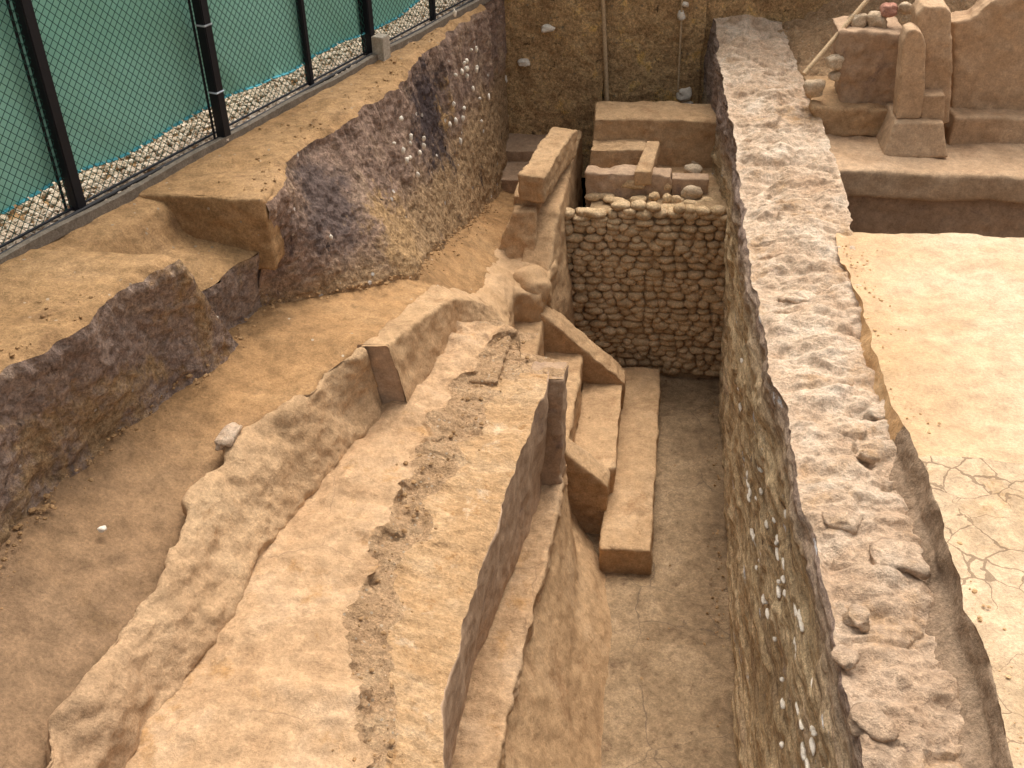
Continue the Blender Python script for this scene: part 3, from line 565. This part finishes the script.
# rubble slope behind
b = MB(); b.grid(sheet(W(1.22, 9.6, 2.4), W(3.4, 9.6, 2.5), W(3.4, YB+.3, 3.9), W(1.12, YB+.3, 2.95), .02, disp=lambda p: rub(p)*1.6+fbm(p, 3, 3, 7)*.05), 0); b.grid(sheet(W(3.4, yw+.4, 2.5), W(7, yw+.4, 2.5), W(7, YB+.3, 3.9), W(3.4, YB+.3, 3.9), .05, disp=rub), 0)
struct(b.build('rubble_slope', m_rubble, base=False))
for i, (x_, y_, r_, m_, l_) in enumerate([(834, 62, .075, m_pale, 'pale squarish stone at the left side of the adobe block'), (834, 76, .05, m_pale, 'smaller stone below the pale squarish one by the adobe block'), (815, 88, .09, m_pale, 'flat yellowish stone at the foot of the adobe block'), (888, 10, .07, m_pink, 'reddish stone on top of the rubble above the adobe block'), (876, 22, .09, m_pale, 'pale lump resting on the adobe block'), (858, 20, .07, m_pale, 'pale lump left on the adobe block, near the stick'), (905, 8, .06, m_pale, 'small pale stone between the reddish stone and the pilaster')]):
    b = MB(); v, f = rock(PY(x_, y_, yk+.12 if x_ < 850 else yk+.35), (r_, r_*.8, r_*.8), x_, 3, .3, .7); b.add(v, f); tag(b.build('stone', m_), l_, 'stone', 'stones round the adobe block')
s_ = bar(PY(804, 74, yk-.02), PY(868, -1, yk+.45), .02, 'wooden_stick', m_wood); tag(s_, 'long pale wooden stick leaning from the stone wall to the adobe block', 'stick')

# ------------------------------------------------------------------ fence
pb = [P(80, 213, G), P(225, 141, G), P(311, 88, G), P(371, 56, G)]
fd = unit((pb[3]-pb[0])*[1, 1, 0]); nrm = np.array([-fd[1], fd[0], 0.])     # nrm points away from the dig (to the left)
if nrm[0] > 0: nrm = -nrm
fn = thing('chain_link_fence', tuple(pb[1]), 'chain link fence on black posts backed with green shade cloth', 'fence')
A = pb[0]-fd*3.2; Lf = 11.0
def along(s, z=0): return A+fd*s+[0, 0, z]
def sq(c, w, d, z0, z1, name, m, parent):
    q = [c+fd*a*w/2+nrm*bb*d/2 for a, bb in ((-1, -1), (1, -1), (1, 1), (-1, 1))]
    bm = bmesh.new(); hexa(bm, [(x[0], x[1], z0) for x in q], [(x[0], x[1], z1) for x in q]); fixn(bm); bmesh.ops.bevel(bm, geom=list(bm.edges), offset=.006, segments=2, affect='EDGES')
    v = [list(x.co) for x in bm.verts]; bm.verts.index_update(); f = [[x.index for x in p.verts] for p in bm.faces]; bm.free(); mb = MB(); mb.add(v, f); return mb.build(name, m, parent, smooth=False)
for i, p in enumerate(pb+[pb[0]-fd*1.35, pb[3]+fd*1.1, pb[3]+fd*2.4, pb[0]-fd*2.7]):
    big = i in (1, 3, 0); w = .075 if big else .05
    po = sq(p, w, w, G-.05, G+2.1, 'post', m_post, fn)
    if i in (1, 0, 3): sq(p-fd*.075+nrm*.02, .018, .018, G-.05, G+2.1, 'upright_wire' if 0 else 'side_post', m_post, fn)
    if i in (1,):
        for z_ in (.35, .8): 
            c_ = sq(p, w+.014, w+.014, G+z_, G+z_+.012, 'tie', m_tie, po)
# the cloth: hangs behind the wires, hem lifted clear of the gravel
ns, nz = 420, 70; g = np.zeros((ns, nz, 3))
ss = np.linspace(0, Lf, ns)
for j in range(nz):
    z_ = .20+(2.05-.20)*j/(nz-1); base = np.array([along(s, z_) for s in ss])
    pp = np.stack([ss, np.full(ns, z_), np.zeros(ns)], 1)
    w_ = fbm(pp+pp[:, [1, 0, 2]]*[.8, 0, 0], (1.3, .5, 1), 3, 101)*.06+fbm(pp+[0, 0, 3], (6, 1.5, 1), 2, 102)*.008
    base += nrm*(.075+w_[:, None]*.7); base[:, 2] += fbm(pp*[1, 0, 0], (1.3, 1, 1), 3, 103)*.03*(1-j/(nz-1)); g[:, j] = base
b = MB(); b.grid(g); b.build('shade_cloth', m_green, fn)
b = MB()
for i in range(ns-1):
    if i % 4 < 3:
        v, f = ICO2; c_ = (g[i, 0]+g[i+1, 0])/2; b.add(v*[.018, .018, .009]+c_-[0, 0, .0]-nrm*.012, f)
b.build('hem_cord', m_cyan, fn)
wr = MB(); pit = .060; hz = 2.0
def wirez(p, q, r=.0026):
    d = unit(q-p); u = np.cross(d, nrm); vv = [c_+(u*math.cos(a)+nrm*math.sin(a))*r for c_ in (p, q) for a in (0, 2.09, 4.19)]
    wr.add(vv, [[0, 1, 4, 3], [1, 2, 5, 4], [2, 0, 3, 5]])
n_ = int((Lf+hz)/pit)
for i in range(n_):
    s0 = i*pit-hz
    for sgn in (1, -1):
        a0, a1 = (s0, s0+hz) if sgn > 0 else (s0+hz, s0)
        z0, z1 = .04, .04+hz
        t0, t1 = 0., 1.
        def clip(s): return (s-a0)/(a1-a0)
        lo, hi = sorted((clip(0), clip(Lf))); t0, t1 = max(0, lo), min(1, hi)
        if t1 <= t0: continue
        wirez(along(a0+(a1-a0)*t0, z0+(z1-z0)*t0)+nrm*(.012+sgn*.002), along(a0+(a1-a0)*t1, z0+(z1-z0)*t1)+nrm*(.012+sgn*.002))
wr.build('chain_link', m_wire, fn)
b = bar(along(0, .045)+nrm*.01, along(Lf, .045)+nrm*.01, .009, 'tension_wire', m_post, fn)
# gravel under and behind the fence
gv = MB()
for i in range(9000):
    s = random.uniform(0, Lf); d = random.uniform(-.10, .55); r = random.uniform(.010, .022)
    v, f = ICO2 if r > .05 else _oc if '_oc' in globals() else ICO2
    if i == 0:
        bm = bmesh.new(); bmesh.ops.create_icosphere(bm, subdivisions=1, radius=1); _oc = (np.array([list(q.co) for q in bm.verts]), [[q.index for q in p.verts] for p in bm.faces]); bm.free(); v, f = _oc
    vv = v*(1+rng.uniform(-.3, .3, (len(v), 1)))*np.array([r*random.uniform(.8, 1.5), r*random.uniform(.8, 1.5), r*.8]); gv.add(vv+along(s, .004+random.uniform(0, .018))+nrm*d, f)
struct(gv.build('gravel', m_gravel, smooth=False), 'stuff')
# edging board and black hose on the dig side of the gravel
def ribbon(pts, w, h, name, m, lab, cat):
    mb = MB(); g = []
    for p in pts: 
        g.append([p+nrm*w/2-[0, 0, .03], p+nrm*w/2+[0, 0, h], p-nrm*w/2+[0, 0, h], p-nrm*w/2-[0, 0, .03]])
    mb.grid(np.array(g)); mb.add(g[0], [[0, 1, 2, 3]]); mb.add(g[-1], [[3, 2, 1, 0]]); return tag(mb.build(name, m, smooth=False), lab, cat)
off = float(np.dot(P(100, 205, G)-A, nrm))
ribbon([along(s, .01+.006*math.sin(s*5))+nrm*(-.10+.008*math.sin(s*3)) for s in np.linspace(0, Lf, 90)], .045, .035, 'edging_board', m_board, 'weathered edging board along the foot of the fence between gravel and soil', 'edging')
hp = [along(s, .03)+nrm*(-.045+.012*math.sin(s*2.3)) for s in np.linspace(0, Lf, 120)]
mb = MB(); g = []
for i, p in enumerate(hp):
    g.append([p+nrm*math.cos(a)*.014+np.array([0, 0, math.sin(a)*.014]) for a in np.linspace(0, 2*math.pi, 9)])
mb.grid(np.array(g)); tag(mb.build('rubber_hose', m_rubber), 'thin black hose lying along the edging board under the fence', 'hose')
cb = P(374, 57, G); o = sq(cb-nrm*.08, .12, .11, G-.05, G+.19, 'concrete_block', m_conc, None); tag(o, 'small pale concrete block at the foot of the farthest black post', 'block')

for i in range(34):
    px_, py_ = (random.gauss(466, 9), random.gauss(85, 28)) if i < 22 else (random.gauss(408, 12), random.gauss(150, 14))
    X_ = np.interp(px_, [390, 480], [-1.98, -1.66]); c_ = PX(px_, py_, X_)
    b = MB(); v, f = ICO2; v = v*(1+.35*fbm(v+i*3, 1.6, 2, i))[:, None]*np.array([.015, random.uniform(.008, .02), random.uniform(.012, .035)]); b.add(v+c_, f)
    tag(b.build('shell_fragment', m_white), 'small white fragment bedded in the dark patch of the long cut bank', 'shell', 'white fragments in the long bank')
cl = MB(); bm = bmesh.new(); bmesh.ops.create_icosphere(bm, subdivisions=1, radius=1); cv = np.array([list(q.co) for q in bm.verts]); cf = [[q.index for q in p.verts] for p in bm.faces]; bm.free()
def clod(c_, r0=.003, r1=.017):
    r_ = r0+(r1-r0)*random.random()**3; cl.add(cv*(1+rng.uniform(-.3, .3, (len(cv), 1)))*np.array([r_*random.uniform(.8, 1.4), r_*random.uniform(.8, 1.4), r_*.75])+c_, cf)
for i in range(800):
    y_ = random.uniform(1.8, 9.5); f_ = at(foot, y_); clod(f_+[abs(random.gauss(0, .10)), 0, .0])
for i in range(380):
    y_ = random.uniform(2.2, 6.5); f_ = at(scar2, y_); clod(W(f_[0]+random.gauss(0, .10), y_, 1.95+random.uniform(-.01, .01)))
for i in range(450):
    y_ = random.uniform(2.2, 8.8); clod(W(.72-abs(random.gauss(0, .06)) if i % 5 else random.uniform(-.1, .7), y_, .002), .003, .014)
cl_b = cl; cl = MB()
for i in range(260):
    y_ = random.uniform(2.4, 7.3); f_ = at(sl, y_); clod(W(f_[0]+.02+abs(random.gauss(0, .10)), y_, zr+.0), .002, .013)
struct(cl.build('rubble', m_sand, smooth=False), 'stuff'); cl = cl_b
for i in range(500):
    y_ = random.uniform(2.4, 10); f_ = at(edge_far if y_ > Yf else edge_near, y_); clod(W(f_[0]-.03-abs(random.gauss(0, .15)), y_, G), .004, .014) if y_ > Yf or y_ < Yn else None
struct(cl.build('rubble', m_ground, smooth=False), 'stuff')
# stones lying on the wall ridge and in the channel
for x_, y_, z_, r_, m_, l_ in [(229, 437, 2.41, (.045, .12, .04), m_walltop, 'long pale stone on the ridge above the channel'), (200, 505, 2.26, (.03, .04, .02), m_pale, 'small pale stone in the channel below the long ridge stone'), (102, 529, 2.38, (.018, .018, .014), m_white, 'tiny white pebble alone on the dark channel floor'), (216, 318, 2.7, (.012, .012, .018), m_white, 'white pebble in the bank under the notch'), (295, 230, 2.9, (.012, .012, .016), m_white, 'white pebble in the dark bank right of the notch'), (331, 237, 2.8, (.012, .012, .018), m_white, 'larger white pebble in the dark patch of the long bank')]:
    b = MB(); v, f = rock(P(x_, y_, z_), r_, x_, 3, .3, .8); b.add(v, f); tag(b.build('stone', m_), l_, 'stone')

# ------------------------------------------------------------------ light
w = bpy.data.worlds.new('World'); scene.world = w; w.use_nodes = True
nt = w.node_tree; bg = nt.nodes['Background']; sk = nt.nodes.new('ShaderNodeTexSky'); sk.sky_type = 'NISHITA'; sk.sun_disc = False
EL, AZ = 64, 8           # sun ahead of the camera and to the right
sk.sun_elevation = math.radians(EL); sk.sun_rotation = math.radians(AZ); sk.dust_density = 8; sk.air_density = 1.0; sk.ozone_density = .4
hs = nt.nodes.new('ShaderNodeHueSaturation'); hs.inputs['Saturation'].default_value = .2       # veiled, nearly white sky
nt.links.new(sk.outputs[0], hs.inputs['Color']); nt.links.new(hs.outputs[0], bg.inputs[0]); bg.inputs[1].default_value = .15
sl_ = bpy.data.lights.new('sun', 'SUN'); sl_.energy = .8; sl_.angle = math.radians(40); sl_.color = (1, .88, .72)
so = bpy.data.objects.new('sun', sl_); COL.objects.link(so)
dirv = Vector((math.sin(math.radians(AZ))*math.cos(math.radians(EL)), math.cos(math.radians(AZ))*math.cos(math.radians(EL)), math.sin(math.radians(EL))))
so.rotation_euler = dirv.to_track_quat('Z', 'Y').to_euler()
for o in bpy.data.objects:
    if '_o' in o: del o['_o']
vs = scene.view_settings; vs.view_transform = 'Standard'; vs.look = 'None'; vs.exposure = .68; vs.gamma = 1
